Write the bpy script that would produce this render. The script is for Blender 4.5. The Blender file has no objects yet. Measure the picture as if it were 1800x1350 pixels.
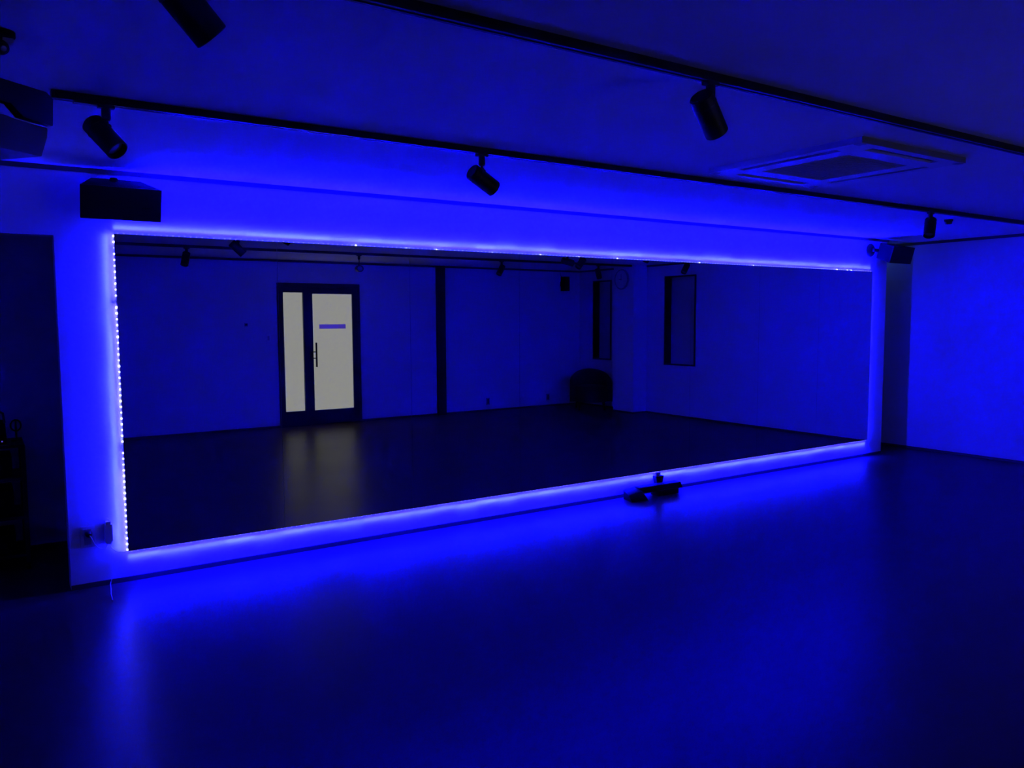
import bpy, bmesh, math, random
from mathutils import Vector, Matrix
random.seed(7)
S = bpy.context.scene
COL = S.collection
PI = math.pi

# ------------------------------------------------------------------ camera
F_PX = 1399.42
YAW, PITCH, ROLL = 0.5889, -0.0811, -0.0051
cam_d = bpy.data.cameras.new('camera')
cam_d.sensor_width = 36.0
cam_d.lens = F_PX / 1800.0 * 36.0
cam_d.clip_start = 0.02
cam = bpy.data.objects.new('camera', cam_d)
COL.objects.link(cam)
fw = Vector((math.sin(YAW) * math.cos(PITCH), math.cos(YAW) * math.cos(PITCH), math.sin(PITCH)))
rt = Vector((math.cos(YAW), -math.sin(YAW), 0.0))
up = rt.cross(fw)
cr, sr = math.cos(ROLL), math.sin(ROLL)
r2 = rt * cr + up * sr
u2 = up * cr - rt * sr
cm = Matrix((r2, u2, -fw)).transposed().to_4x4()
cm.translation = Vector((0.0, -5.0978, 1.535))
cam.matrix_world = cm
S.camera = cam

# ------------------------------------------------------------------ world / exposure
w = bpy.data.worlds.new('night')
w.use_nodes = True
w.node_tree.nodes['Background'].inputs['Color'].default_value = (0.0, 0.0, 0.01, 1)
w.node_tree.nodes['Background'].inputs['Strength'].default_value = 0.02
S.world = w
S.view_settings.view_transform = 'Standard'
S.view_settings.look = 'None'
S.view_settings.exposure = 0.0
S.view_settings.gamma = 1.0
S.view_settings.use_curve_mapping = False
S.cycles.use_denoising = True
S.cycles.sample_clamp_indirect = 0.0
S.cycles.diffuse_bounces = 8
S.cycles.glossy_bounces = 6
S.cycles.max_bounces = 12

# ------------------------------------------------------------------ key sizes (metres)
H = 2.391                    # ceiling
MX0, MX1 = 0.6675, 8.1071    # mirror
MZ0, MZ1 = 0.1878, 2.0317
MT = 0.030                   # mirror stands this far off the wall
XL, XRW, XR = 0.369, 8.4157, 9.0117   # ends of the mirror wall, right wall
LINTEL = 2.011
YB = -6.25                   # back wall
XLW = -3.2                   # left wall
YP = 1.09                    # far wall of the passage behind the mirror wall
YA, YBT, YC = -1.63, -3.10, -4.57     # three lighting tracks

# ------------------------------------------------------------------ the LED strip's light (lamps)
LED_COL = (0.0006, 0.0001, 1.0)
HALO_COL = (0.015, 0.026, 1.0)   # colour of added lamps that whiten the wall beside the strip
HALO_W_PER_M = 0.95
LED_W_PER_M = 35.0
STRIP_E = 0.020              # height of the LEDs off the wall
SPREAD = math.radians(126)

def led_lamp(name, centre, along, emit, length, watts, parent, col=LED_COL, spread=SPREAD):
    d = bpy.data.lights.new(name, 'AREA')
    d.shape = 'RECTANGLE'
    d.size = length
    d.size_y = 0.008
    d.energy = watts
    d.color = col
    d.spread = spread
    o = bpy.data.objects.new(name, d)
    COL.objects.link(o)
    X = Vector(along).normalized()
    Z = -Vector(emit).normalized()
    Y = Z.cross(X).normalized()
    X = Y.cross(Z)
    m = Matrix((X, Y, Z)).transposed().to_4x4()
    m.translation = Vector(centre)
    o.parent = parent
    o.matrix_world = m
    return o

# faint white light that leaks into the passage behind the mirror wall
pl = bpy.data.lights.new('passage_light', 'AREA')
pl.shape = 'DISK'
pl.size = 0.10
pl.energy = 0.17
pl.color = (0.12, 0.30, 1.0)
po = bpy.data.objects.new('passage_light', pl)
COL.objects.link(po)
po.location = (8.72, 0.50, 2.37)
po.rotation_euler = (Vector((0.39, -0.4, -0.12)).to_track_quat('-Z', 'Y')).to_euler()

# ------------------------------------------------------------------ materials
def mat(name, col, rough=0.6, metal=0.0, noise=0.0, nscale=8.0, bump=0.0, spec=0.5, emit=None, estr=0.0, coat=0.0):
    m = bpy.data.materials.new(name)
    m.use_nodes = True
    nt = m.node_tree
    b = nt.nodes['Principled BSDF']
    b.inputs['Base Color'].default_value = (*col, 1)
    b.inputs['Roughness'].default_value = rough
    b.inputs['Metallic'].default_value = metal
    b.inputs['Specular IOR Level'].default_value = spec
    b.inputs['Coat Weight'].default_value = coat
    if emit:
        b.inputs['Emission Color'].default_value = (*emit, 1)
        b.inputs['Emission Strength'].default_value = estr
    if noise or bump:
        tc = nt.nodes.new('ShaderNodeTexCoord')
        n = nt.nodes.new('ShaderNodeTexNoise')
        n.inputs['Scale'].default_value = nscale
        n.inputs['Detail'].default_value = 5
        nt.links.new(tc.outputs['Object'], n.inputs['Vector'])
        if noise:
            r = nt.nodes.new('ShaderNodeValToRGB')
            r.color_ramp.elements[0].color = (*[c * (1 - noise) for c in col], 1)
            r.color_ramp.elements[1].color = (*[min(1, c * (1 + noise)) for c in col], 1)
            nt.links.new(n.outputs['Fac'], r.inputs['Fac'])
            nt.links.new(r.outputs['Color'], b.inputs['Base Color'])
        if bump:
            bp = nt.nodes.new('ShaderNodeBump')
            bp.inputs['Strength'].default_value = bump
            bp.inputs['Distance'].default_value = 0.002
            nt.links.new(n.outputs['Fac'], bp.inputs['Height'])
            nt.links.new(bp.outputs['Normal'], b.inputs['Normal'])
    return m

M_WALL = mat('white_wallpaper', (0.85, 0.84, 0.83), 0.85, noise=0.02, nscale=60, bump=0.08, spec=0.2)
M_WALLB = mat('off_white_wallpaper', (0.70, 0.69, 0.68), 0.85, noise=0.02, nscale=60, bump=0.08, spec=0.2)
M_CEIL = mat('white_ceiling', (0.88, 0.88, 0.88), 0.9, noise=0.02, nscale=40, spec=0.2)
M_TRIM = mat('dark_wood_trim', (0.075, 0.055, 0.05), 0.55, noise=0.2, nscale=25)
M_BLACK = mat('matt_black_metal', (0.007, 0.007, 0.008), 0.5, noise=0.1, nscale=30)
M_BLACKG = mat('satin_black_metal', (0.012, 0.012, 0.014), 0.32, noise=0.1, nscale=30)
M_PLASTIC = mat('black_plastic', (0.003, 0.003, 0.0035), 0.7, noise=0.15, nscale=50, spec=0.15)
M_SPKSIDE = mat('speaker_cabinet_charcoal', (0.02, 0.02, 0.022), 0.75, noise=0.15, nscale=50, spec=0.06)
M_GRILLE = mat('black_speaker_grille', (0.008, 0.008, 0.009), 0.75, bump=0.4, nscale=300)
M_FRAME = mat('black_door_frame', (0.012, 0.012, 0.013), 0.5, noise=0.1)
M_WHITEP = mat('white_plastic', (0.72, 0.72, 0.70), 0.4, noise=0.02)
M_GREYP = mat('pale_grey_plastic', (0.40, 0.40, 0.40), 0.5, noise=0.04)
M_PROJ = mat('grey_projector_shell', (0.20, 0.20, 0.20), 0.5, noise=0.04)
M_GREY_AND_SHADE = mat('grey_plastic_and_side_shade', (0.26, 0.26, 0.26), 0.6, noise=0.04)  # own grey of small fixtures; painted shade on the air conditioner panel
M_GREYM = mat('grey_mesh_grille', (0.42, 0.42, 0.42), 0.7, noise=0.1, nscale=200)
M_DARKIN = mat('dark_interior', (0.02, 0.02, 0.02), 0.8)
M_CLOTH = mat('black_upholstery', (0.012, 0.012, 0.013), 0.8, noise=0.2, nscale=40, bump=0.3)
M_BLIND = mat('grey_window_blind', (0.52, 0.52, 0.52), 0.6, noise=0.05)
M_LENS = mat('spotlight_lens', (0.4, 0.4, 0.42), 0.25, metal=0.3)
M_CLEAR = mat('translucent_plastic', (0.5, 0.5, 0.5), 0.3)
M_LED = mat('lit_led_chip', (0.9, 0.9, 0.9), 0.4, emit=(0.95, 0.92, 1.0), estr=4.0)
M_PANE = mat('frosted_glass_backlit', (0.06, 0.06, 0.05), 0.5, emit=(1.0, 0.985, 0.91), estr=0.40, spec=0.2)
M_SIGN = mat('blue_violet_sign', (0.10, 0.08, 0.5), 0.5, emit=(0.20, 0.12, 1.0), estr=0.30)
M_GAP = mat('light_in_door_gap', (0.3, 0.3, 0.28), 0.6, emit=(1.0, 0.97, 0.9), estr=0.06)
M_BLUELED = mat('blue_indicator', (0.1, 0.1, 0.8), 0.4, emit=(0.15, 0.1, 1.0), estr=0.5)
M_WIRE = mat('white_wire', (0.8, 0.8, 0.8), 0.45)
M_CLOCKF = mat('clock_face', (0.62, 0.62, 0.62), 0.5)

# mirror: silvered glass
M_MIRROR = bpy.data.materials.new('silvered_mirror')
M_MIRROR.use_nodes = True
nt = M_MIRROR.node_tree
nt.nodes.remove(nt.nodes['Principled BSDF'])
g = nt.nodes.new('ShaderNodeBsdfGlossy')
g.inputs['Color'].default_value = (0.62, 0.635, 0.62, 1)
g.inputs['Roughness'].default_value = 0.0
nt.links.new(g.outputs[0], nt.nodes['Material Output'].inputs[0])

# floor: dark sealed wood-look sheet, soft gloss
M_FLOOR = bpy.data.materials.new('dark_sealed_floor')
M_FLOOR.use_nodes = True
nt = M_FLOOR.node_tree
b = nt.nodes['Principled BSDF']
tc = nt.nodes.new('ShaderNodeTexCoord')
mp = nt.nodes.new('ShaderNodeMapping')
mp.inputs['Scale'].default_value = (0.8, 9.0, 1.0)
n1 = nt.nodes.new('ShaderNodeTexNoise')
n1.inputs['Scale'].default_value = 3.0
n1.inputs['Detail'].default_value = 6
rp = nt.nodes.new('ShaderNodeValToRGB')
rp.color_ramp.elements[0].color = (0.066, 0.046, 0.030, 1)
rp.color_ramp.elements[1].color = (0.080, 0.055, 0.037, 1)
nt.links.new(tc.outputs['Object'], mp.inputs['Vector'])
nt.links.new(mp.outputs['Vector'], n1.inputs['Vector'])
nt.links.new(n1.outputs['Fac'], rp.inputs['Fac'])
nt.links.new(rp.outputs['Color'], b.inputs['Base Color'])
n2 = nt.nodes.new('ShaderNodeTexNoise')
n2.inputs['Scale'].default_value = 1.3
n2.inputs['Detail'].default_value = 3
mr = nt.nodes.new('ShaderNodeMapRange')
mr.inputs['To Min'].default_value = 0.30
mr.inputs['To Max'].default_value = 0.36
nt.links.new(tc.outputs['Object'], n2.inputs['Vector'])
nt.links.new(n2.outputs['Fac'], mr.inputs['Value'])
nt.links.new(mr.outputs['Result'], b.inputs['Roughness'])
b.inputs['Specular IOR Level'].default_value = 0.125

# ------------------------------------------------------------------ mesh helpers
class MB:
    """collects shapes in one bmesh"""
    def __init__(self):
        self.bm = bmesh.new()
    def box(self, x0, x1, y0, y1, z0, z1, bevel=0.0):
        vs = [self.bm.verts.new(p) for p in ((x0, y0, z0), (x1, y0, z0), (x1, y1, z0), (x0, y1, z0),
                                             (x0, y0, z1), (x1, y0, z1), (x1, y1, z1), (x0, y1, z1))]
        fs = [self.bm.faces.new([vs[i] for i in q]) for q in
              ((3, 2, 1, 0), (4, 5, 6, 7), (0, 1, 5, 4), (1, 2, 6, 5), (2, 3, 7, 6), (3, 0, 4, 7))]
        if bevel:
            es = list({e for f in fs for e in f.edges})
            bmesh.ops.bevel(self.bm, geom=es, offset=bevel, segments=2, affect='EDGES', profile=0.6)
        return self
    def hexa(self, pts, bevel=0.0):
        """eight corners: bottom ring then top ring"""
        vs = [self.bm.verts.new(p) for p in pts]
        fs = [self.bm.faces.new([vs[i] for i in q]) for q in
              ((3, 2, 1, 0), (4, 5, 6, 7), (0, 1, 5, 4), (1, 2, 6, 5), (2, 3, 7, 6), (3, 0, 4, 7))]
        if bevel:
            es = list({e for f in fs for e in f.edges})
            bmesh.ops.bevel(self.bm, geom=es, offset=bevel, segments=2, affect='EDGES', profile=0.6)
        return self
    def prism(self, poly, o, u, v, wdir, depth, bevel=0.0):
        """poly of (a,b) in the plane o + a u + b v, extruded by depth along wdir"""
        o, u, v, wdir = Vector(o), Vector(u), Vector(v), Vector(wdir)
        A = [self.bm.verts.new(o + u * a + v * b_) for a, b_ in poly]
        B = [self.bm.verts.new(o + u * a + v * b_ + wdir * depth) for a, b_ in poly]
        n = len(poly)
        fs = [self.bm.faces.new(A), self.bm.faces.new(B[::-1])]
        for i in range(n):
            j = (i + 1) % n
            fs.append(self.bm.faces.new((A[i], B[i], B[j], A[j])))
        if bevel:
            es = list({e for f in fs for e in f.edges})
            bmesh.ops.bevel(self.bm, geom=es, offset=bevel, segments=2, affect='EDGES', profile=0.6)
        return self
    def lathe(self, prof, o=(0, 0, 0), axis=(0, 0, 1), n=28):
        """profile of (radius, along) about an axis"""
        o = Vector(o)
        a = Vector(axis).normalized()
        q = a.orthogonal().normalized()
        r = a.cross(q)
        rings = []
        for rad, t in prof:
            c = o + a * t
            if rad < 1e-6:
                rings.append([self.bm.verts.new(c)])
            else:
                rings.append([self.bm.verts.new(c + (q * math.cos(2 * PI * k / n) + r * math.sin(2 * PI * k / n)) * rad) for k in range(n)])
        for i in range(len(rings) - 1):
            P, Q = rings[i], rings[i + 1]
            for k in range(n):
                k2 = (k + 1) % n
                if len(P) == 1 and len(Q) == 1:
                    continue
                if len(P) == 1:
                    self.bm.faces.new((P[0], Q[k], Q[k2]))
                elif len(Q) == 1:
                    self.bm.faces.new((P[k], P[k2], Q[0]))
                else:
                    self.bm.faces.new((P[k], P[k2], Q[k2], Q[k]))
        return self
    def cyl(self, p, q, r, n=20, r2=None):
        p, q = Vector(p), Vector(q)
        L = (q - p).length
        r2 = r if r2 is None else r2
        return self.lathe([(0, 0), (r, 0), (r2, L), (0, L)], p, q - p, n)
    def tube(self, pts, r, n=8):
        pts = [Vector(p) for p in pts]
        rings = []
        up_ = Vector((0.3, 0.2, 1)).normalized()
        for i, p in enumerate(pts):
            d = (pts[min(i + 1, len(pts) - 1)] - pts[max(i - 1, 0)]).normalized()
            q = d.cross(up_)
            if q.length < 1e-3:
                q = d.orthogonal()
            q.normalize()
            s = q.cross(d)
            rings.append([self.bm.verts.new(p + (q * math.cos(2 * PI * k / n) + s * math.sin(2 * PI * k / n)) * r) for k in range(n)])
        for i in range(len(rings) - 1):
            for k in range(n):
                k2 = (k + 1) % n
                self.bm.faces.new((rings[i][k], rings[i][k2], rings[i + 1][k2], rings[i + 1][k]))
        self.bm.faces.new(rings[0][::-1])
        self.bm.faces.new(rings[-1])
        return self
    def build(self, name, m, parent=None, smooth=False, label=None):
        bmesh.ops.recalc_face_normals(self.bm, faces=self.bm.faces)
        me = bpy.data.meshes.new(name)
        self.bm.to_mesh(me)
        self.bm.free()
        me.materials.append(m)
        if smooth:
            me.polygons.foreach_set('use_smooth', [True] * len(me.polygons))
            try:
                me.set_sharp_from_angle(angle=math.radians(35))
            except Exception:
                pass
        o = bpy.data.objects.new(name, me)
        COL.objects.link(o)
        if parent:
            o.parent = parent
        if label:
            o['label'] = label
        return o

def tag(o, label, cat, group=None, kind=None):
    o['label'] = label
    o['category'] = cat
    if group:
        o['group'] = group
    if kind:
        o['kind'] = kind
    return o

def thing(name, label, cat, loc=(0, 0, 0), rotz=0.0, group=None, kind=None):
    o = bpy.data.objects.new(name, None)
    o.empty_display_size = 0.1
    COL.objects.link(o)
    o.location = loc
    o.rotation_euler = (0, 0, rotz)
    return tag(o, label, cat, group, kind)

def mesh_obj(name, me, parent):
    o = bpy.data.objects.new(name, me)
    COL.objects.link(o)
    o.parent = parent
    return o

# ------------------------------------------------------------------ the room shell
TR = 0.03                   # height of skirting and ceiling trim
o = MB().box(XLW - 0.15, XR + 0.3, YB - 0.3, YP + 0.15, -0.1, 0.0).build('floor', M_FLOOR)
tag(o, 'dark glossy studio floor reflecting the blue light', 'floor', kind='structure')
o = MB().box(XLW - 0.15, XR + 0.3, YB - 0.3, YP + 0.15, H, H + 0.12).build('ceiling', M_CEIL)
tag(o, 'flat white ceiling lit blue, crossed by black lighting tracks', 'ceiling', kind='structure')

# mirror wall with the opening at its left (a lintel over it) and a gap at its right
mb = MB()
mb.box(XL, XRW, 0.0, 0.12, 0.0, H)
mb.box(XLW, XL, 0.0, 0.12, LINTEL, H)
o = mb.build('wall_front', M_WALL)
tag(o, 'white wall carrying the long mirror and its blue LED strip', 'wall', kind='structure')

# right wall with two tall window recesses
W2 = (-4.10, -3.45, 0.81, 2.19)
W1 = (-5.86, -5.38, 0.83, 2.19)
mb = MB()
T = 0.26
ys = [YB - 0.15, W1[0], W1[1], W2[0], W2[1], YP]
mb.box(XR, XR + T, ys[0], ys[1], 0, H)
mb.box(XR, XR + T, ys[2], ys[3], 0, H)
mb.box(XR, XR + T, ys[4], ys[5], 0, H)
for wn in (W1, W2):
    mb.box(XR, XR + T, wn[0], wn[1], 0, wn[2])
    mb.box(XR, XR + T, wn[0], wn[1], wn[3], H)
o = mb.build('wall_right', M_WALLB)
tag(o, 'white wall running past the open end of the mirror wall', 'wall', kind='structure')

# back wall with the doorway
DX0, DX1, DZ = 3.545, 4.775, 2.07
mb = MB()
mb.box(XLW, DX0, YB - 0.15, YB, 0, H)
mb.box(DX1, XR, YB - 0.15, YB, 0, H)
mb.box(DX0, DX1, YB - 0.15, YB, DZ, H)
o = mb.build('wall_back', M_WALLB)
tag(o, 'white wall with the glazed door, seen in the mirror', 'wall', kind='structure')
o = MB().box(XLW - 0.15, XLW, YB - 0.15, YP, 0, H).build('wall_left', M_WALL)
tag(o, 'white side wall of the studio beside the camera', 'wall', kind='structure')
o = MB().box(XLW, XR, YP, YP + 0.15, 0, H).build('wall_passage', M_WALL)
tag(o, 'dim far wall inside the dark opening left of the mirror', 'wall', kind='structure')

def strip(name, label, x0, x1, y0, y1, z0, z1, cat, m=M_TRIM, bv=0.002):
    o_ = MB().box(x0, x1, y0, y1, z0, z1, bv).build(name, m)
    return tag(o_, label, cat, kind='structure')

strip('baseboard_front', 'low dark skirting under the mirror wall', XL, XRW, -0.006, 0.0, 0.0, TR, 'baseboard')
strip('baseboard_right', 'low dark skirting along the right wall', XR - 0.006, XR, YB, YP, 0.0, TR, 'baseboard')
strip('baseboard_passage', 'low dark skirting in the passage opening', XLW, XR - 0.007, YP - 0.006, YP, 0.0, TR, 'baseboard')
strip('trim_1', 'thin dark ceiling trim above the mirror', XLW, XRW + 0.02, -0.008, 0.0, H - 0.026, H, 'trim')
strip('trim_2', 'thin dark ceiling trim along the right wall', XR - 0.012, XR, YB, YP, H - 0.030, H, 'trim')
strip('trim_3', 'thin dark ceiling trim on the back wall, seen in the mirror', XLW, XR - 0.013, YB, YB + 0.012, H - 0.03, H, 'trim')
strip('baseboard_back', 'low dark skirting on the back wall left of the door', XLW, DX0 - 0.004, YB, YB + 0.006, 0.0, TR, 'baseboard')
strip('baseboard_back.001', 'low dark skirting on the back wall right of the door', DX1 + 0.004, XR - 0.007, YB, YB + 0.006, 0.0, TR, 'baseboard')
o = MB().box(6.085, 6.235, YB, YB + 0.05, 0.0, H - 0.001, 0.004).build('column', M_FRAME)
tag(o, 'dark floor-to-ceiling post on the back wall, right of the door', 'column', kind='structure')
mb = MB().box(8.72, XR, -4.99, -4.51, 0.0, H)
o = mb.build('pillar', M_WALLB)
tag(o, 'pale square pillar on the right wall between two windows', 'pillar', kind='structure')
MB().box(8.714, 8.72, -4.99, -4.504, 0.0, TR).build('skirting', M_TRIM, o)
MB().box(8.714, XR - 0.007, -4.51, -4.504, 0.0, TR).build('skirting', M_TRIM, o)

# windows: thin dark casing round a deep recess, a grey blind panel inside
def window(name, label, y0, y1, z0, z1):
    t = thing(name, label, 'window', (XR, (y0 + y1) / 2, z0), kind='structure')
    hw, hh, c = (y1 - y0) / 2, z1 - z0, 0.022
    MB().box(-0.012, 0.0, -hw - 0.005, -hw + c, -0.005, hh + 0.005).build('casing_side', M_FRAME, t)
    MB().box(-0.012, 0.0, hw - c, hw + 0.005, -0.005, hh + 0.005).build('casing_side', M_FRAME, t)
    MB().box(-0.012, 0.0, -hw + c, hw - c, hh - c, hh + 0.005).build('casing_head', M_FRAME, t)
    MB().box(-0.014, 0.0, -hw + c, hw - c, -0.005, c).build('casing_sill', M_FRAME, t)
    m2 = MB()
    m2.box(0.0, 0.19, -hw, -hw + 0.008, 0.008, hh - 0.008)
    m2.box(0.0, 0.19, hw - 0.008, hw, 0.008, hh - 0.008)
    m2.box(0.0, 0.19, -hw, hw, 0.0, 0.008)
    m2.box(0.0, 0.19, -hw, hw, hh - 0.008, hh)
    m2.build('lining', M_FRAME, t)
    MB().box(0.13, 0.14, -hw + 0.009, hw - 0.009, 0.009, hh - 0.009).build('blind', M_BLIND, t)
    MB().box(0.19, 0.2, -hw, hw, 0, hh).build('pane', M_DARKIN, t)
    return t
window('window_1', 'narrow dark window beyond the pillar, farther of two', *W1)
window('window_2', 'dark recessed window nearer the mirror, right of the pillar', *W2)

# ------------------------------------------------------------------ the door with its sidelight (seen in the mirror)
door = thing('door_1', 'black framed door and sidelight of lit frosted glass', 'door', (DX0, YB, 0), kind='structure')
dw = DX1 - DX0
fy0, fy1 = -0.06, 0.02
MB().box(-0.01, 0.075, fy0, fy1, 0, DZ, 0.003).build('jamb', M_FRAME, door)
MB().box(dw - 0.022, dw + 0.01, fy0, fy1, 0, DZ, 0.003).build('jamb', M_FRAME, door)
MB().box(0.075, dw - 0.022, fy0, fy1, DZ - 0.07, DZ, 0.003).build('head', M_FRAME, door)
MB().box(0.365, 0.42, fy0, fy1, 0.0, DZ - 0.07, 0.003).build('mullion', M_FRAME, door)
MB().box(0.075, 0.365, fy0, fy1, 0.0, 0.22, 0.003).build('bottom_rail', M_FRAME, door)
MB().box(0.075, 0.365, fy0, fy1, 1.935, DZ - 0.07, 0.003).build('top_rail', M_FRAME, door)
MB().box(0.075, 0.365, -0.03, -0.018, 0.22, 1.935).build('sidelight_pane', M_PANE, door)
lx0, lx1 = 0.424, dw - 0.026
leaf = MB()
ly0, ly1 = -0.045, 0.005
leaf.box(lx0, 0.508, ly0, ly1, 0.01, DZ - 0.075)
leaf.box(1.122, lx1, ly0, ly1, 0.01, DZ - 0.075)
leaf.box(0.508, 1.122, ly0, ly1, 0.01, 0.215)
leaf.box(0.508, 1.122, ly0, ly1, 1.92, DZ - 0.075)
lf = leaf.build('door_leaf', M_FRAME, door)
MB().box(0.508, 1.122, -0.03, -0.018, 0.215, 1.92).build('pane', M_PANE, lf)
MB().box(0.61, 1.018, -0.017, -0.010, 1.41, 1.475, 0.002).build('sign', M_SIGN, lf, label='plain blue-violet strip sign on the glass')
hd = MB()
hd.cyl((0.538, 0.045, 0.855), (0.538, 0.045, 1.21), 0.013, 14)
hd.cyl((0.48, 0.045, 0.985), (0.538, 0.045, 0.985), 0.007, 10)
hd.cyl((0.48, 0.045, 1.075), (0.538, 0.045, 1.075), 0.007, 10)
hd.cyl((0.48, 0.0, 0.985), (0.48, 0.05, 0.985), 0.008, 10)
hd.cyl((0.48, 0.0, 1.075), (0.48, 0.05, 1.075), 0.008, 10)
hd.build('handle', M_BLACKG, lf, smooth=True)
MB().box(0.452, 0.488, 0.005, 0.012, 0.95, 1.10, 0.002).build('lock_plate', M_SPKSIDE, lf)
MB().box(lx1 + 0.0003, dw - 0.0225, -0.05, -0.02, 0.02, DZ - 0.08).build('edge_gap', M_GAP, door, label='thin line of light along the hinge side')

# ------------------------------------------------------------------ the mirror and its LED strip
mirror = thing('long_mirror', 'wide frameless mirror of eight panels, filling the studio wall', 'mirror', (MX0, 0, MZ0))
MW, MH = MX1 - MX0, MZ1 - MZ0
MB().box(0.0, MW, -MT + 0.006, -0.0005, 0, MH).build('backing_board', M_WHITEP, mirror)
pw = MW / 8
pm = MB().box(0.0009, pw - 0.0009, -MT, -MT + 0.0055, 0.001, MH - 0.001).build('mirror_panel', M_MIRROR, mirror)
for k in range(1, 8):
    c = mesh_obj('mirror_panel', pm.data, mirror)
    c.location = (k * pw, 0, 0)

strip_t = thing('led_strip', 'blue LED strip stuck round the edge of the long mirror', 'led strip', (MX0, 0, MZ0))
e0, e1 = -STRIP_E - 0.005, -STRIP_E + 0.005
MB().box(-0.0025, -0.0003, e0, e1, 0, MH).build('tape', M_WHITEP, strip_t)
MB().box(MW + 0.0003, MW + 0.0025, e0, e1, 0, MH).build('tape', M_WHITEP, strip_t)
MB().box(0, MW, e0, e1, MH + 0.0003, MH + 0.0025).build('tape', M_WHITEP, strip_t)
MB().box(0, MW, e0, e1, -0.0025, -0.0003).build('tape', M_WHITEP, strip_t)
# the chips whose points of light show: the left edge, and a few twisted forward on the top edge
led = MB().lathe([(0.0062, 0), (0.0055, 0.0024), (0.0035, 0.0042), (0, 0.005)], (0, 0, 0), (-0.75, -0.66, 0), 10).build('led', M_LED, strip_t, smooth=True)
led_me = led.data
skip = {11, 36}
first = True
NL = 55
for k in range(NL):
    if k in skip:
        continue
    z = MH - 0.012 - k * (MH - 0.02) / (NL - 1)
    s = random.choice((0.85, 1.0, 1.0, 1.15)) * (0.45 if k == 2 else 1.0)
    oo = led if first else mesh_obj('led', led_me, strip_t)
    first = False
    oo.location = (-0.0035, e0 + 0.003, z)
    oo.scale = (s, s, s)
for X, s in ((2.133, 1.0), (2.509, .5), (2.747, .8), (3.217, .45), (3.662, .7), (4.04, .5), (4.45, .95), (5.423, .85), (6.156, .7), (7.47, .95), (7.648, .8), (7.719, .9)):
    oo = mesh_obj('led', led_me, strip_t)
    oo.location = (X - MX0, e0 - 0.001, MH + 0.003)
    oo.scale = (s, s, s)
rest = MB()
n_top = int(MW / 0.033)
for k in range(n_top):
    x = 0.02 + k * 0.033
    rest.box(x - 0.0025, x + 0.0025, -STRIP_E - 0.0025, -STRIP_E + 0.0025, MH + 0.0025, MH + 0.004)
    rest.box(x - 0.0025, x + 0.0025, -STRIP_E - 0.0025, -STRIP_E + 0.0025, -0.004, -0.0025)
for k in range(NL):
    z = 0.012 + k * 0.033
    rest.box(MW + 0.0025, MW + 0.004, -STRIP_E - 0.0025, -STRIP_E + 0.0025, z - 0.0025, z + 0.0025)
ro = rest.build('led_row', M_LED, strip_t)
ro['kind'] = 'stuff'
# its light, in short runs that sag and twist a little as the real tape does
bpy.context.view_layer.update()
rr = random.Random(3)
def run(n, p0, p1, emit, level=1.0, halo=1.0, hcol=HALO_COL):
    p0, p1 = Vector(p0), Vector(p1)
    L = (p1 - p0).length
    for k in range(n):
        c = p0.lerp(p1, (k + 0.5) / n)
        tilt = Vector((0, rr.uniform(-0.10, 0.10), 0))
        led_lamp('led_light', c, p1 - p0, Vector(emit) + tilt, L / n, level * LED_W_PER_M * L / n * rr.uniform(0.85, 1.15), strip_t)
    n2 = n * 2
    for k in range(n2 if halo else 0):  # added lamps tilted at the wall to make the pale band
        c = p0.lerp(p1, (k + 0.5) / n2)
        a_ = math.radians(rr.uniform(25, 30))
        e_ = Vector(emit) * math.cos(a_) + Vector((0, math.sin(a_), 0))
        led_lamp('added_halo', c + Vector(emit) * 0.002, p1 - p0, e_, L / n2 * 0.98, halo * HALO_W_PER_M * L / n2 * rr.uniform(0.75, 1.25), strip_t, hcol, math.radians(34))
q = 0.0055
run(20, (MX0, -STRIP_E, MZ1 + q), (MX1, -STRIP_E, MZ1 + q), (0, 0, 1))
run(20, (MX0, -STRIP_E, MZ0 - q), (MX1, -STRIP_E, MZ0 - q), (0, 0, -1), 0.82)
run(5, (MX0 - q, -STRIP_E, MZ0), (MX0 - q, -STRIP_E, MZ1), (-1, 0, 0), 0.46)
run(5, (MX1 + q, -STRIP_E, MZ0), (MX1 + q, -STRIP_E, MZ1), (0.75, 0.66, 0), 0.16, 0.0)

# ------------------------------------------------------------------ lighting tracks
def track(label, x0, x1, y):
    t = thing('lighting_track', label, 'track', (x0, y, H), group='black ceiling tracks')
    L = x1 - x0
    m = MB()
    m.box(0, L, -0.0175, 0.0175, -0.008, -0.0003)
    m.box(0, L, -0.0175, -0.0115, -0.030, -0.008)
    m.box(0, L, 0.0115, 0.0175, -0.030, -0.008)
    m.box(0, L, -0.0115, -0.006, -0.030, -0.026)
    m.box(0, L, 0.006, 0.0115, -0.030, -0.026)
    m.build('rail', M_BLACKG, t)
    MB().box(0.002, L - 0.002, -0.011, -0.009, -0.018, -0.015).build('conductor', M_GREYP, t)
    MB().box(-0.012, 0.0, -0.0185, 0.0185, -0.031, -0.0003, 0.002).build('end_cap', M_BLACK, t)
    MB().box(L, L + 0.012, -0.0185, 0.0185, -0.031, -0.0003, 0.002).build('end_cap', M_BLACK, t)
    MB().box(0.06, 0.16, -0.016, 0.016, -0.036, -0.0302, 0.002).build('feed_box', M_BLACK, t)
    return t
track('black ceiling track nearest the mirror', 0.277, 8.9, YA)
track('black ceiling track second from the mirror, crossing the upper right', -0.6, 8.9, YBT)
track('black ceiling track seen only in the mirror, farthest back', -0.6, 8.9, YC)

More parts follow.
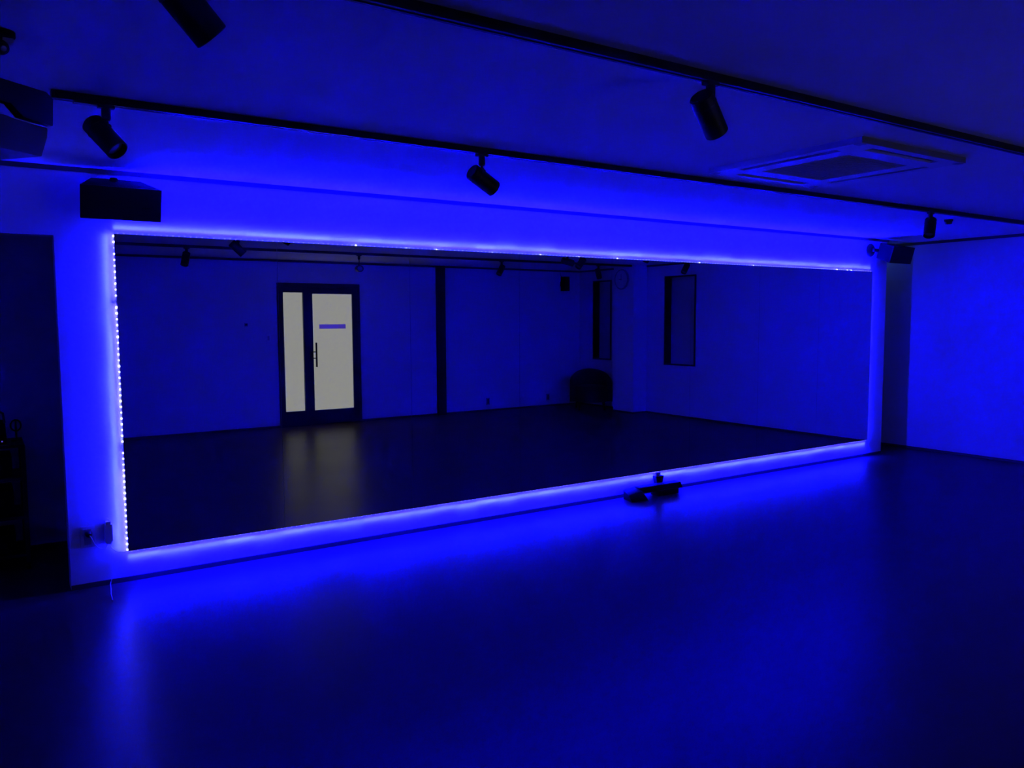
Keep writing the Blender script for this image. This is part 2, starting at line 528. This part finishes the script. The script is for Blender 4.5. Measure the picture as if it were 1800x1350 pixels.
def spot_meshes():
    a = MB()
    a.box(-0.03, 0.03, -0.015, 0.015, -0.012, 0.0, 0.002)
    a.lathe([(0, -0.058), (0.012, -0.058), (0.0165, -0.052), (0.0165, -0.012), (0, -0.012)], (0, 0, 0), (0, 0, 1), 18)
    return a
R_SP, L_SP = 0.042, 0.158
def spotlight(label, x, ytrack, centre, d, group='black track spotlights'):
    """adapter on the track, thin arm, cylinder lamp body about centre along d"""
    zt = H - 0.030
    t = thing('track_spotlight', label, 'spotlight', (x, ytrack, zt), group=group)
    spot_meshes().build('adapter', M_BLACK, t, smooth=True)
    c = Vector(centre) - Vector((x, ytrack, zt))
    d = Vector(d).normalized()
    rear, front = c - d * L_SP / 2, c + d * L_SP / 2
    # arm: from the adapter down to the body's upper side
    hinge = c - d * 0.02
    upv = Vector((0, 0, 1)) - d * d.z
    upv.normalize()
    foot = hinge + upv * (R_SP - 0.004)
    m = MB().tube([(0, 0, -0.055), (0, 0, -0.055 + 0.35 * (foot.z + 0.055)), foot + Vector((0, 0, 0.012)), foot], 0.0062, 10)
    m.lathe([(0, -0.012), (0.009, -0.012), (0.009, 0.012), (0, 0.012)], foot, upv.cross(d), 12)
    m.build('arm', M_BLACK, t, smooth=True)
    R = R_SP
    MB().lathe([(0, 0), (R - 0.006, 0), (R, 0.006), (R, L_SP - 0.002), (R - 0.002, L_SP), (R - 0.005, L_SP),
                (R - 0.006, L_SP - 0.03), (0, L_SP - 0.03)], rear, d, 32).build('lamp_body', M_BLACK, t, smooth=True)
    MB().lathe([(0, 0.0), (R - 0.009, 0.002), (R - 0.010, 0.008), (R * 0.55, 0.012), (0, 0.013)], rear + d * (L_SP - 0.0295), d, 24).build('lens', M_LENS, t, smooth=True)
    MB().lathe([(R, 0.0), (R + 0.0012, 0.001), (R + 0.0012, 0.006), (R, 0.007)], rear + d * 0.035, d, 32).build('trim_ring', M_BLACKG, t, smooth=True)
    return t

spotlight('black track spotlight above the wall speaker, its lens facing out', 0.448, YA, (0.440, YA, 2.242), (0.485, -0.512, -0.709))
spotlight('black track spotlight near the picture centre, on the track nearest the mirror', 2.141, YA, (2.147, YA, 2.233), (0.883, 0.07, -0.463))
spotlight('small black spotlight at the far end of the track nearest the mirror', 6.31, YA, (6.306, YA, 2.243), (-0.465, -0.193, -0.864))
spotlight('black spotlight hanging from the upper right track, aimed steeply down', 2.180, YBT, (2.173, YBT, 2.249), (0.702, 0.149, -0.697))
d0 = Vector((0.66, 0.12, -0.66)).normalized()
f0 = Vector((0.490, -3.105, 2.198))
spotlight('large near black spotlight cut off by the top edge of the photo', 0.435, YBT, f0 - d0 * L_SP / 2, d0)
spotlight('small black spotlight in the mirror, left of the door, near the mirror corner', 2.0, YC, (1.985, YC, 2.235), (-0.25, 0.30, -0.9))
spotlight('black spotlight seen end-on in the mirror over the door corner', 4.08, YC, (4.08, YC, 2.190), (-0.22, 0.97, -0.06))
spotlight('black spotlight seen in the mirror right of the dark post', 6.25, YC, (6.235, YC, 2.235), (-0.55, 0.20, -0.75))
spotlight('tiny black spotlight seen in the mirror above the farther window', 8.04, YC, (8.04, YC, 2.235), (0.0, 0.35, -0.9))
spotlight('dark spotlight lying level in the mirror, left of a close pair', 6.30, YBT, (6.30, YBT, 2.262), (0.85, 0.35, -0.22))
spotlight('dark tilted spotlight in the mirror, right of a close pair', 6.52, YBT, (6.515, YBT, 2.255), (-0.60, 0.1, -0.62))
spotlight('dark spotlight in the mirror above the nearer window', 8.44, YBT, (8.42, YBT, 2.245), (-0.6, 0.1, -0.75))

# ------------------------------------------------------------------ ceiling air conditioner cassette
ac = thing('ceiling_air_conditioner', 'square white ceiling cassette air conditioner with a grey grille', 'air conditioner', (3.995, -2.345, H))
hw_, pt = 0.475, 0.030
m = MB()
gi = 0.27          # half of the grille
so, si = 0.425, 0.375   # slot outer / inner offsets
sl = 0.305
# the panel as pieces round the grille and the four slots
def ring(m, a, b_, z0, z1):
    m.box(-a, a, b_, a, z0, z1)
    m.box(-a, a, -a, -b_, z0, z1)
    m.box(-a, -b_, -b_, b_, z0, z1)
    m.box(b_, a, -b_, b_, z0, z1)
ring(m, hw_, so, -pt, -0.0003)
ring(m, si, gi, -pt, -0.0003)
for sx, sy in ((1, 0), (-1, 0), (0, 1), (0, -1)):
    for sgn in (1, -1):
        if sx:
            x0, x1 = sorted((sx * si, sx * so))
            y0, y1 = sorted((sgn * sl, sgn * so))
        else:
            y0, y1 = sorted((sy * si, sy * so))
            x0, x1 = sorted((sgn * sl, sgn * si))
        m.box(x0, x1, y0, y1, -pt, -0.0003)
m.build('panel', M_WHITEP, ac)
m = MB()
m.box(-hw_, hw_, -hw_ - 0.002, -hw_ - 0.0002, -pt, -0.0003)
m.build('panel_side_shade', M_GREY_AND_SHADE, ac)  # near side of the white panel, its shade put in as grey
MB().box(-gi + 0.002, gi - 0.002, -gi + 0.002, gi - 0.002, -pt + 0.004, -0.001, 0.002).build('intake_grille', M_GREYM, ac)
gm = MB()
for k in range(22):
    y = -gi + 0.02 + k * (2 * gi - 0.04) / 21
    gm.box(-gi + 0.01, gi - 0.01, y - 0.003, y + 0.003, -pt + 0.001, -pt + 0.0045)
gs = gm.build('grille_bars', M_GREYM, ac)
gs['kind'] = 'stuff'
MB().box(-so, so, -so, so, -0.0028, -0.0008).build('duct_back', M_DARKIN, ac)
for sx, sy in ((1, 0), (-1, 0), (0, 1), (0, -1)):
    c_ = (si + so) / 2
    f = MB()
    u = Vector((0, 1, 0)) if sx else Vector((1, 0, 0))
    nrm = Vector((sx, sy, 0))
    p = nrm * (c_ - 0.023) + Vector((0, 0, -0.010))
    qv = nrm * (c_ - 0.006) + Vector((0, 0, -0.027))
    th = Vector((0, 0, 0.003))
    L_ = sl - 0.008
    f.hexa([p - u * L_, p + u * L_, qv + u * L_, qv - u * L_, p - u * L_ + th, p + u * L_ + th, qv + u * L_ + th, qv - u * L_ + th])
    f.build('louvre', M_GREYP, ac)
for sx, sy in ((1, 1), (1, -1), (-1, 1), (-1, -1)):
    MB().box(sx * 0.45 - 0.02, sx * 0.45 + 0.02, sy * 0.45 - 0.02, sy * 0.45 + 0.02, -pt - 0.003, -pt, 0.001).build('corner_cap', M_GREYP, ac)

sd = thing('smoke_detector', 'small round detector on the ceiling near the far corner', 'detector', (7.15, -1.33, H))
MB().lathe([(0, -0.0003), (0.036, -0.0003), (0.036, -0.012), (0.03, -0.02), (0, -0.02)], (0, 0, 0), (0, 0, 1), 24).build('base', M_SPKSIDE, sd, smooth=True)
MB().lathe([(0, -0.02), (0.03, -0.02), (0.026, -0.04), (0, -0.042)], (0, 0, 0), (0, 0, 1), 20).build('sensor', M_BLACK, sd, smooth=True)

# ------------------------------------------------------------------ wall speakers on ball mounts
def wall_speaker(label, loc, rotz, tilt, disc, group='black wall speakers'):
    """loc: middle of the front face; disc: mount point on the wall (world)"""
    t = thing('wall_speaker', label, 'speaker', loc, rotz, group)
    wf, wr, hf, dp = 0.40, 0.25, 0.178, 0.20
    rot = Matrix.Rotation(tilt, 4, 'X')
    P = lambda x, y, z: rot @ Vector((x, y, z))
    cab = MB().hexa([P(-wf / 2, 0, -hf / 2), P(wf / 2, 0, -hf / 2), P(wr / 2, dp, -hf / 2 + 0.015), P(-wr / 2, dp, -hf / 2 + 0.015),
                     P(-wf / 2, 0, hf / 2), P(wf / 2, 0, hf / 2), P(wr / 2, dp, hf / 2), P(-wr / 2, dp, hf / 2)], 0.004)
    cab.build('cabinet', M_SPKSIDE, t, smooth=True)
    gr = MB().hexa([P(-wf / 2 - 0.001, -0.012, -hf / 2 - 0.001), P(wf / 2 + 0.001, -0.012, -hf / 2 - 0.001), P(wf / 2 + 0.001, 0.006, -hf / 2 - 0.001), P(-wf / 2 - 0.001, 0.006, -hf / 2 - 0.001),
                    P(-wf / 2 - 0.001, -0.012, hf / 2 + 0.001), P(wf / 2 + 0.001, -0.012, hf / 2 + 0.001), P(wf / 2 + 0.001, 0.006, hf / 2 + 0.001), P(-wf / 2 - 0.001, 0.006, hf / 2 + 0.001)], 0.004)
    gr.build('grille', M_GRILLE, t, smooth=True)
    MB().hexa([P(0.10, -0.0132, -0.02), P(0.14, -0.0132, -0.02), P(0.14, -0.0118, -0.02), P(0.10, -0.0118, -0.02),
               P(0.10, -0.0132, -0.012), P(0.14, -0.0132, -0.012), P(0.14, -0.0118, -0.012), P(0.10, -0.0118, -0.012)]).build('badge', M_SPKSIDE, t)
    inv = (Matrix.Translation(Vector(loc)) @ Matrix.Rotation(rotz, 4, 'Z')).inverted()
    a = inv @ Vector(disc)
    nb = inv.to_3x3() @ Vector((0, -1, 0))
    MB().lathe([(0, 0.0005), (0.07, 0.0005), (0.07, 0.010), (0.058, 0.022), (0.026, 0.030), (0, 0.030)], a, nb, 28).build('mount_disc', M_BLACK, t, smooth=True)
    j = a + nb * 0.045
    bk = P(0, dp - 0.01, 0.0)
    MB().tube([a + nb * 0.02, j, j.lerp(bk, 0.6), bk], 0.018, 12).build('mount_arm', M_BLACK, t, smooth=True)
    MB().lathe([(0, -0.02), (0.012, -0.018), (0.02, -0.006), (0.02, 0.006), (0.012, 0.018), (0, 0.02)], j, (0, 0, 1), 16).build('ball_joint', M_BLACK, t, smooth=True)
    return t
s1 = wall_speaker('wide black wall speaker above the top left corner of the mirror', (0.683, -0.245, 2.176), 0.0, math.radians(20), (0.67, 0.0, 2.265))
MB().lathe([(0, 0.09), (0.022, 0.09), (0.022, 0.142), (0.016, 0.150), (0, 0.150)], (-0.02, 0.10, 0.0), (0, 0, 1), 16).build('clamp_knob', M_SPKSIDE, s1, smooth=True)
wall_speaker('black wall speaker at the right end of the mirror wall, seen from its side', (8.275, -0.25, 2.20), math.radians(0), math.radians(15), (8.09, 0.0, 2.262))

bs = thing('corner_speaker', 'upright black speaker high on the back wall, seen in the mirror', 'speaker', (8.60, YB, 2.15))
MB().box(-0.055, 0.055, 0.05, 0.17, -0.125, 0.125, 0.008).build('cabinet', M_PLASTIC, bs, smooth=True)
MB().box(-0.048, 0.048, 0.17, 0.176, -0.118, 0.118, 0.004).build('grille', M_GRILLE, bs, smooth=True)
MB().box(-0.03, 0.03, 0.0005, 0.05, -0.04, 0.04, 0.003).build('bracket', M_BLACK, bs)
MB().tube([(-0.04, 0.055, 0.12), (-0.04, 0.02, 0.17), (-0.04, 0.015, 0.205)], 0.004).build('cable', M_BLACK, bs)

# ------------------------------------------------------------------ the projector under the ceiling, top left
u_ = Vector((0.769, 0.639, 0.0))
n_ = Vector((0.639, -0.769, 0.0))
P0 = Vector((0.24, -2.0, 0.0))
pr = thing('ceiling_projector', 'pale box projector in a black ceiling cradle at the left edge', 'projector', (P0.x, P0.y, H))
def fz(z):
    return z - H
yk = MB()
poly = [(-0.56, 2.283), (-0.02, 2.289), (0.006, 2.272), (0.0, 2.182), (-0.118, 2.184), (-0.155, 2.222), (-0.36, 2.222), (-0.40, 2.184), (-0.56, 2.184)]
yk.prism([(a, fz(z)) for a, z in poly], (0, 0, 0), u_, (0, 0, 1), -n_, 0.03, 0.004)
yk.build('cradle', M_BLACK, pr, smooth=True)
bd = MB()
poly = [(-0.52, 2.075), (-0.020, 2.081), (0.006, 2.150), (0.010, 2.1815), (-0.116, 2.1815), (-0.150, 2.186), (-0.36, 2.186), (-0.40, 2.1815), (-0.52, 2.1815)]
bd.prism([(a, fz(z)) for a, z in poly], -n_ * 0.032, u_, (0, 0, 1), -n_, 0.20, 0.006)
bd.build('body', M_PROJ, pr, smooth=True)
MB().cyl(-n_ * 0.06 + u_ * -0.28 + Vector((0, 0, fz(2.27))), -n_ * 0.06 + u_ * -0.28 + Vector((0, 0, -0.012)), 0.022).build('pole', M_BLACK, pr, smooth=True)
MB().lathe([(0, -0.012), (0.07, -0.012), (0.07, -0.0003), (0, -0.0003)], -n_ * 0.06 + u_ * -0.28, (0, 0, 1), 24).build('ceiling_plate', M_BLACK, pr, smooth=True)

cc = thing('ceiling_camera', 'small dark round camera under a ceiling plate at the upper left edge', 'camera', (0.095, -2.24, H))
MB().lathe([(0, -0.018), (0.036, -0.018), (0.040, -0.013), (0.040, -0.0003), (0, -0.0003)], (0, 0, 0), (0, 0, 1), 28).build('ceiling_plate', M_SPKSIDE, cc, smooth=True)
MB().box(0.006, 0.034, -0.012, 0.012, -0.032, -0.018, 0.002).build('bracket', M_WHITEP, cc)
cd = Vector((0.35, -0.85, -0.4)).normalized()
cp = Vector((0.0, 0.0, -0.045))
MB().lathe([(0, -0.026), (0.014, -0.025), (0.021, -0.012), (0.022, 0.006), (0.018, 0.016), (0.011, 0.019), (0, 0.019)], cp, cd, 24).build('camera_body', M_BLACK, cc, smooth=True)
MB().lathe([(0, 0.0), (0.009, 0.0), (0.008, 0.003), (0, 0.005)], cp + cd * 0.0188, cd, 18).build('lens', M_LENS, cc, smooth=True)

# ------------------------------------------------------------------ outlet, plug, strip controller, wires
ol = thing('wall_outlet', 'double wall outlet low at the left end of the mirror wall', 'outlet', (0.462, 0, 0.30))
MB().box(-0.038, 0.038, -0.007, -0.0003, -0.062, 0.062, 0.003).build('plate', M_WHITEP, ol, smooth=True)
MB().box(-0.018, 0.018, -0.0085, -0.007, -0.045, 0.045).build('socket', M_GREYP, ol)
pg = thing('power_plug', 'dark power plug in the outlet left of the mirror', 'plug', (0.468, -0.0087, 0.318))
MB().lathe([(0, 0.0), (0.017, 0.0), (0.019, 0.006), (0.016, 0.03), (0.009, 0.038), (0, 0.04)], (0, 0, 0), (0, -1, 0), 18).build('body', M_BLACK, pg, smooth=True)
MB().tube([(0.0, -0.036, 0.0), (0.008, -0.05, -0.012), (0.022, -0.045, -0.05), (0.045, -0.022, -0.085), (0.08, -0.012, -0.10), (0.098, -0.0, -0.075)], 0.0026).build('cord', M_WIRE, pg, smooth=True)
ct = thing('strip_controller', 'small white controller box on the wall left of the mirror', 'controller', (0.568, 0, 0.312))
MB().box(-0.020, 0.022, -0.036, -0.0003, -0.052, 0.050, 0.003).build('box', M_WHITEP, ct, smooth=True)
MB().box(-0.013, 0.014, -0.034, -0.002, 0.050, 0.068, 0.002).build('terminal', M_WHITEP, ct)
MB().box(-0.013, 0.014, -0.034, -0.002, -0.066, -0.052, 0.002).build('terminal', M_WHITEP, ct)
MB().tube([(0.004, -0.02, -0.064), (0.012, -0.022, -0.09), (0.035, -0.026, -0.115), (0.07, -0.028, -0.126), (0.097, -0.031, -0.122)], 0.0022).build('wire', M_WIRE, ct, smooth=True)
MB().tube([(0.004, -0.02, 0.066), (0.006, -0.022, 0.078), (-0.004, -0.022, 0.086), (-0.018, -0.018, 0.082)], 0.0022).build('wire', M_WIRE, ct, smooth=True)
wc = MB().tube([(0.577, -0.010, 0.034), (0.570, -0.012, 0.016), (0.566, -0.02, 0.004), (0.560, -0.10, 0.003), (0.548, -0.20, 0.003), (0.541, -0.32, 0.003)], 0.0026).build('floor_cord', M_WIRE, smooth=True)
tag(wc, 'thin white cord lying on the floor below the outlet', 'cord')

ad = thing('strip_receiver', 'small dark box hanging by wires under the mirror', 'receiver', (4.935, 0, 0.115))
MB().hexa([(-0.030, -0.050, -0.042), (0.034, -0.050, -0.042), (0.034, -0.012, -0.042), (-0.030, -0.012, -0.042),
           (-0.046, -0.055, 0.034), (0.048, -0.055, 0.034), (0.048, -0.008, 0.034), (-0.046, -0.008, 0.034)], 0.004).build('box', M_SPKSIDE, ad, smooth=True)
MB().box(0.004, 0.030, -0.0565, -0.052, -0.03, 0.02, 0.001).build('switch', M_BLACK, ad)
MB().box(-0.040, 0.016, -0.045, -0.015, 0.034, 0.066, 0.003).build('plug_top', M_CLEAR, ad, smooth=True)
for dx in (-0.03, 0.006):
    MB().tube([(dx, -0.03, 0.064), (dx, -0.03, 0.070)], 0.003).build('wire', M_WIRE, ad)

# ------------------------------------------------------------------ black foot pedal on the floor under the mirror
fp = thing('foot_pedal', 'black foot pedal on the floor under the mirror', 'pedal', (4.78, -0.17, 0))
MB().box(0.03, 0.27, 0.0, 0.10, 0.004, 0.052, 0.006).build('base', M_PLASTIC, fp, smooth=True)
MB().hexa([(-0.31, -0.03, 0.0), (-0.13, -0.05, 0.0), (-0.10, 0.10, 0.0), (-0.28, 0.11, 0.0),
           (-0.325, -0.01, 0.058), (-0.17, -0.005, 0.078), (-0.13, 0.105, 0.104), (-0.28, 0.115, 0.082)], 0.012).build('head', M_PLASTIC, fp, smooth=True)
MB().hexa([(-0.17, 0.015, 0.050), (0.345, 0.025, 0.040), (0.345, 0.105, 0.040), (-0.17, 0.105, 0.050),
           (-0.17, 0.02, 0.098), (0.325, 0.03, 0.094), (0.325, 0.105, 0.096), (-0.17, 0.105, 0.100)], 0.005).build('treadle', M_PLASTIC, fp, smooth=True)
for x_ in (0.06, 0.24):
    for y_ in (0.02, 0.08):
        MB().cyl((x_, y_, 0.0), (x_, y_, 0.006), 0.008, 12).build('foot', M_PLASTIC, fp)

# ------------------------------------------------------------------ equipment rack in the dark opening, left edge
rk = thing('equipment_rack', 'black open equipment rack in the dark opening left of the mirror', 'rack', (-0.09, 0.80, 0))
for x_ in (-0.28, 0.28):
    for y_ in (-0.18, 0.18):
        MB().box(x_ - 0.012, x_ + 0.012, y_ - 0.012, y_ + 0.012, 0.03, 0.775, 0.002).build('post', M_BLACK, rk)
        MB().cyl((x_ - 0.008, y_, 0.024), (x_ + 0.008, y_, 0.024), 0.024, 16).build('caster', M_PLASTIC, rk, smooth=True)
for z_ in (0.08, 0.32, 0.56, 0.765):
    MB().box(-0.29, 0.29, -0.19, 0.19, z_, z_ + 0.018, 0.002).build('shelf', M_BLACK, rk)
for z_, hh, lb in ((0.578, 0.13, 'black rack unit on the second shelf of the dark rack'), (0.338, 0.16, 'black rack unit on the third shelf of the dark rack'), (0.098, 0.12, 'black rack unit on the lowest shelf of the dark rack')):
    am = thing('amplifier', lb, 'amplifier', (-0.09, 0.80, z_), group='units on the dark rack')
    MB().box(-0.22, 0.22, -0.165, 0.15, 0.008, hh, 0.004).build('case', M_PLASTIC, am, smooth=True)
    MB().cyl((0.15, -0.165, hh * 0.55), (0.15, -0.182, hh * 0.55), 0.02, 18).build('knob', M_SPKSIDE, am, smooth=True)
    for x_ in (-0.18, 0.18):
        MB().cyl((x_, -0.1, 0), (x_, -0.1, 0.009), 0.012, 12).build('foot', M_PLASTIC, am)
        MB().cyl((x_, 0.1, 0), (x_, 0.1, 0.009), 0.012, 12).build('foot', M_PLASTIC, am)
mx = thing('audio_mixer', 'black control unit with a blue light, on top of the dark rack', 'mixer', (-0.06, 0.80, 0.783))
MB().hexa([(-0.2, -0.13, 0), (0.17, -0.13, 0), (0.17, 0.12, 0), (-0.2, 0.12, 0), (-0.2, -0.13, 0.06), (0.17, -0.13, 0.06), (0.17, 0.12, 0.13), (-0.2, 0.12, 0.13)], 0.005).build('case', M_PLASTIC, mx, smooth=True)
MB().box(0.142, 0.150, -0.133, -0.129, 0.016, 0.024).build('indicator', M_BLUELED, mx)
MB().tube([(-0.02, 0.05, 0.10), (0.03, 0.04, 0.17), (0.10, 0.02, 0.215), (0.16, 0.0, 0.18), (0.165, -0.01, 0.12)], 0.007).build('cable', M_BLACK, mx, smooth=True)
ha = thing('headset_stand', 'thin dark stand with a looped cable on the dark rack', 'stand', (0.165, 0.80, 0.783))
MB().cyl((0, 0, 0), (0, 0, 0.012), 0.03, 18).build('base', M_BLACK, ha, smooth=True)
MB().cyl((0, 0, 0.012), (0, 0, 0.13), 0.006, 12).build('pole', M_BLACK, ha, smooth=True)
MB().tube([Vector((0.0 + 0.028 * math.cos(a_), -0.008, 0.10 + 0.035 * math.sin(a_))) for a_ in [k * PI / 8 for k in range(17)]], 0.005).build('cable_loop', M_PLASTIC, ha, smooth=True)

# ------------------------------------------------------------------ things along the back and right walls, seen in the mirror
ck = thing('wall_clock', 'round wall clock high on the pillar, seen in the mirror', 'clock', (8.72, -4.78, 2.17))
MB().lathe([(0, 0.0005), (0.165, 0.0005), (0.165, 0.02), (0.155, 0.032), (0.146, 0.030), (0.145, 0.022), (0, 0.022)], (0, 0, 0), (-1, 0, 0), 40).build('case', M_GREY_AND_SHADE, ck, smooth=True)
MB().lathe([(0, 0.0222), (0.144, 0.0222), (0.144, 0.0236), (0, 0.0236)], (0, 0, 0), (-1, 0, 0), 40).build('face', M_CLOCKF, ck)
MB().box(-0.026, -0.0245, -0.004, 0.004, -0.02, 0.085).build('minute_hand', M_BLACK, ck)
MB().box(-0.028, -0.0265, -0.055, 0.012, -0.005, 0.005).build('hour_hand', M_BLACK, ck)

for lb, x_, z_ in (('dark low outlet on the back wall just right of the post, seen in the mirror', 7.05, 0.165), ('dark low outlet on the back wall near the armchair, seen in the mirror', 8.30, 0.165)):
    t = thing('wall_outlet', lb, 'outlet', (x_, YB, z_), group='outlets on the back wall')
    MB().box(-0.035, 0.035, 0.0003, 0.009, -0.06, 0.06, 0.003).build('plate', M_GREY_AND_SHADE, t, smooth=True)
    MB().box(-0.018, 0.018, 0.009, 0.0105, -0.042, 0.042).build('socket', M_BLACK, t)
t = thing('thermostat', 'small dark wall control left of the door, seen in the mirror', 'thermostat', (3.095, YB, 1.477))
MB().box(-0.022, 0.022, 0.0003, 0.016, -0.022, 0.022, 0.004).build('case', M_GREY_AND_SHADE, t, smooth=True)
MB().box(-0.015, 0.015, 0.016, 0.0172, -0.010, 0.014).build('display', M_BLACK, t)
t = thing('light_switch', 'pale light switch beside the door, seen in the mirror', 'switch', (3.40, YB, 1.285))
MB().box(-0.035, 0.035, 0.0003, 0.008, -0.06, 0.06, 0.003).build('plate', M_WHITEP, t, smooth=True)
MB().box(-0.014, 0.014, 0.008, 0.0115, -0.03, 0.03, 0.002).build('rocker', M_GREYP, t)

# round-backed armchair in the far corner
ar = thing('tub_armchair', 'black round-backed armchair in the far corner, seen in the mirror', 'armchair', (8.60, -5.42, 0), math.radians(34))
def tub(r_out, r_in, a0, a1, z0, ztop, n=22):
    m = MB()
    V = []
    for k in range(n + 1):
        s_ = k / n
        a_ = a0 + (a1 - a0) * s_
        zt_ = ztop(s_)
        c_, sn = math.cos(a_), math.sin(a_)
        V.append([m.bm.verts.new((r * c_, r * sn * 0.92, z)) for r, z in ((r_out, z0), (r_out, zt_ - 0.03), (r_out - 0.03, zt_), (r_in + 0.03, zt_), (r_in, zt_ - 0.03), (r_in, z0))])
    for k in range(n):
        for i in range(6):
            j = (i + 1) % 6
            m.bm.faces.new((V[k][i], V[k][j], V[k + 1][j], V[k + 1][i]))
    m.bm.faces.new(V[0])
    m.bm.faces.new(V[-1][::-1])
    return m
tub(0.36, 0.27, math.radians(170), math.radians(370), 0.14, lambda s: 0.44 + 0.24 * math.sin(PI * s) ** 0.8).build('backrest', M_CLOTH, ar, smooth=True)
sc = MB().lathe([(0, 0.14), (0.262, 0.14), (0.268, 0.36), (0.25, 0.40), (0.18, 0.415), (0, 0.42)], (0, 0.0, 0), (0, 0, 1), 36)
sc.build('seat', M_CLOTH, ar, smooth=True)
for x_, y_ in ((-0.22, -0.2), (0.22, -0.2), (-0.2, 0.14), (0.2, 0.14)):
    MB().cyl((x_ * 1.08, y_ * 1.08, 0.0), (x_, y_, 0.142), 0.012, 12, 0.02).build('leg', M_BLACK, ar, smooth=True)
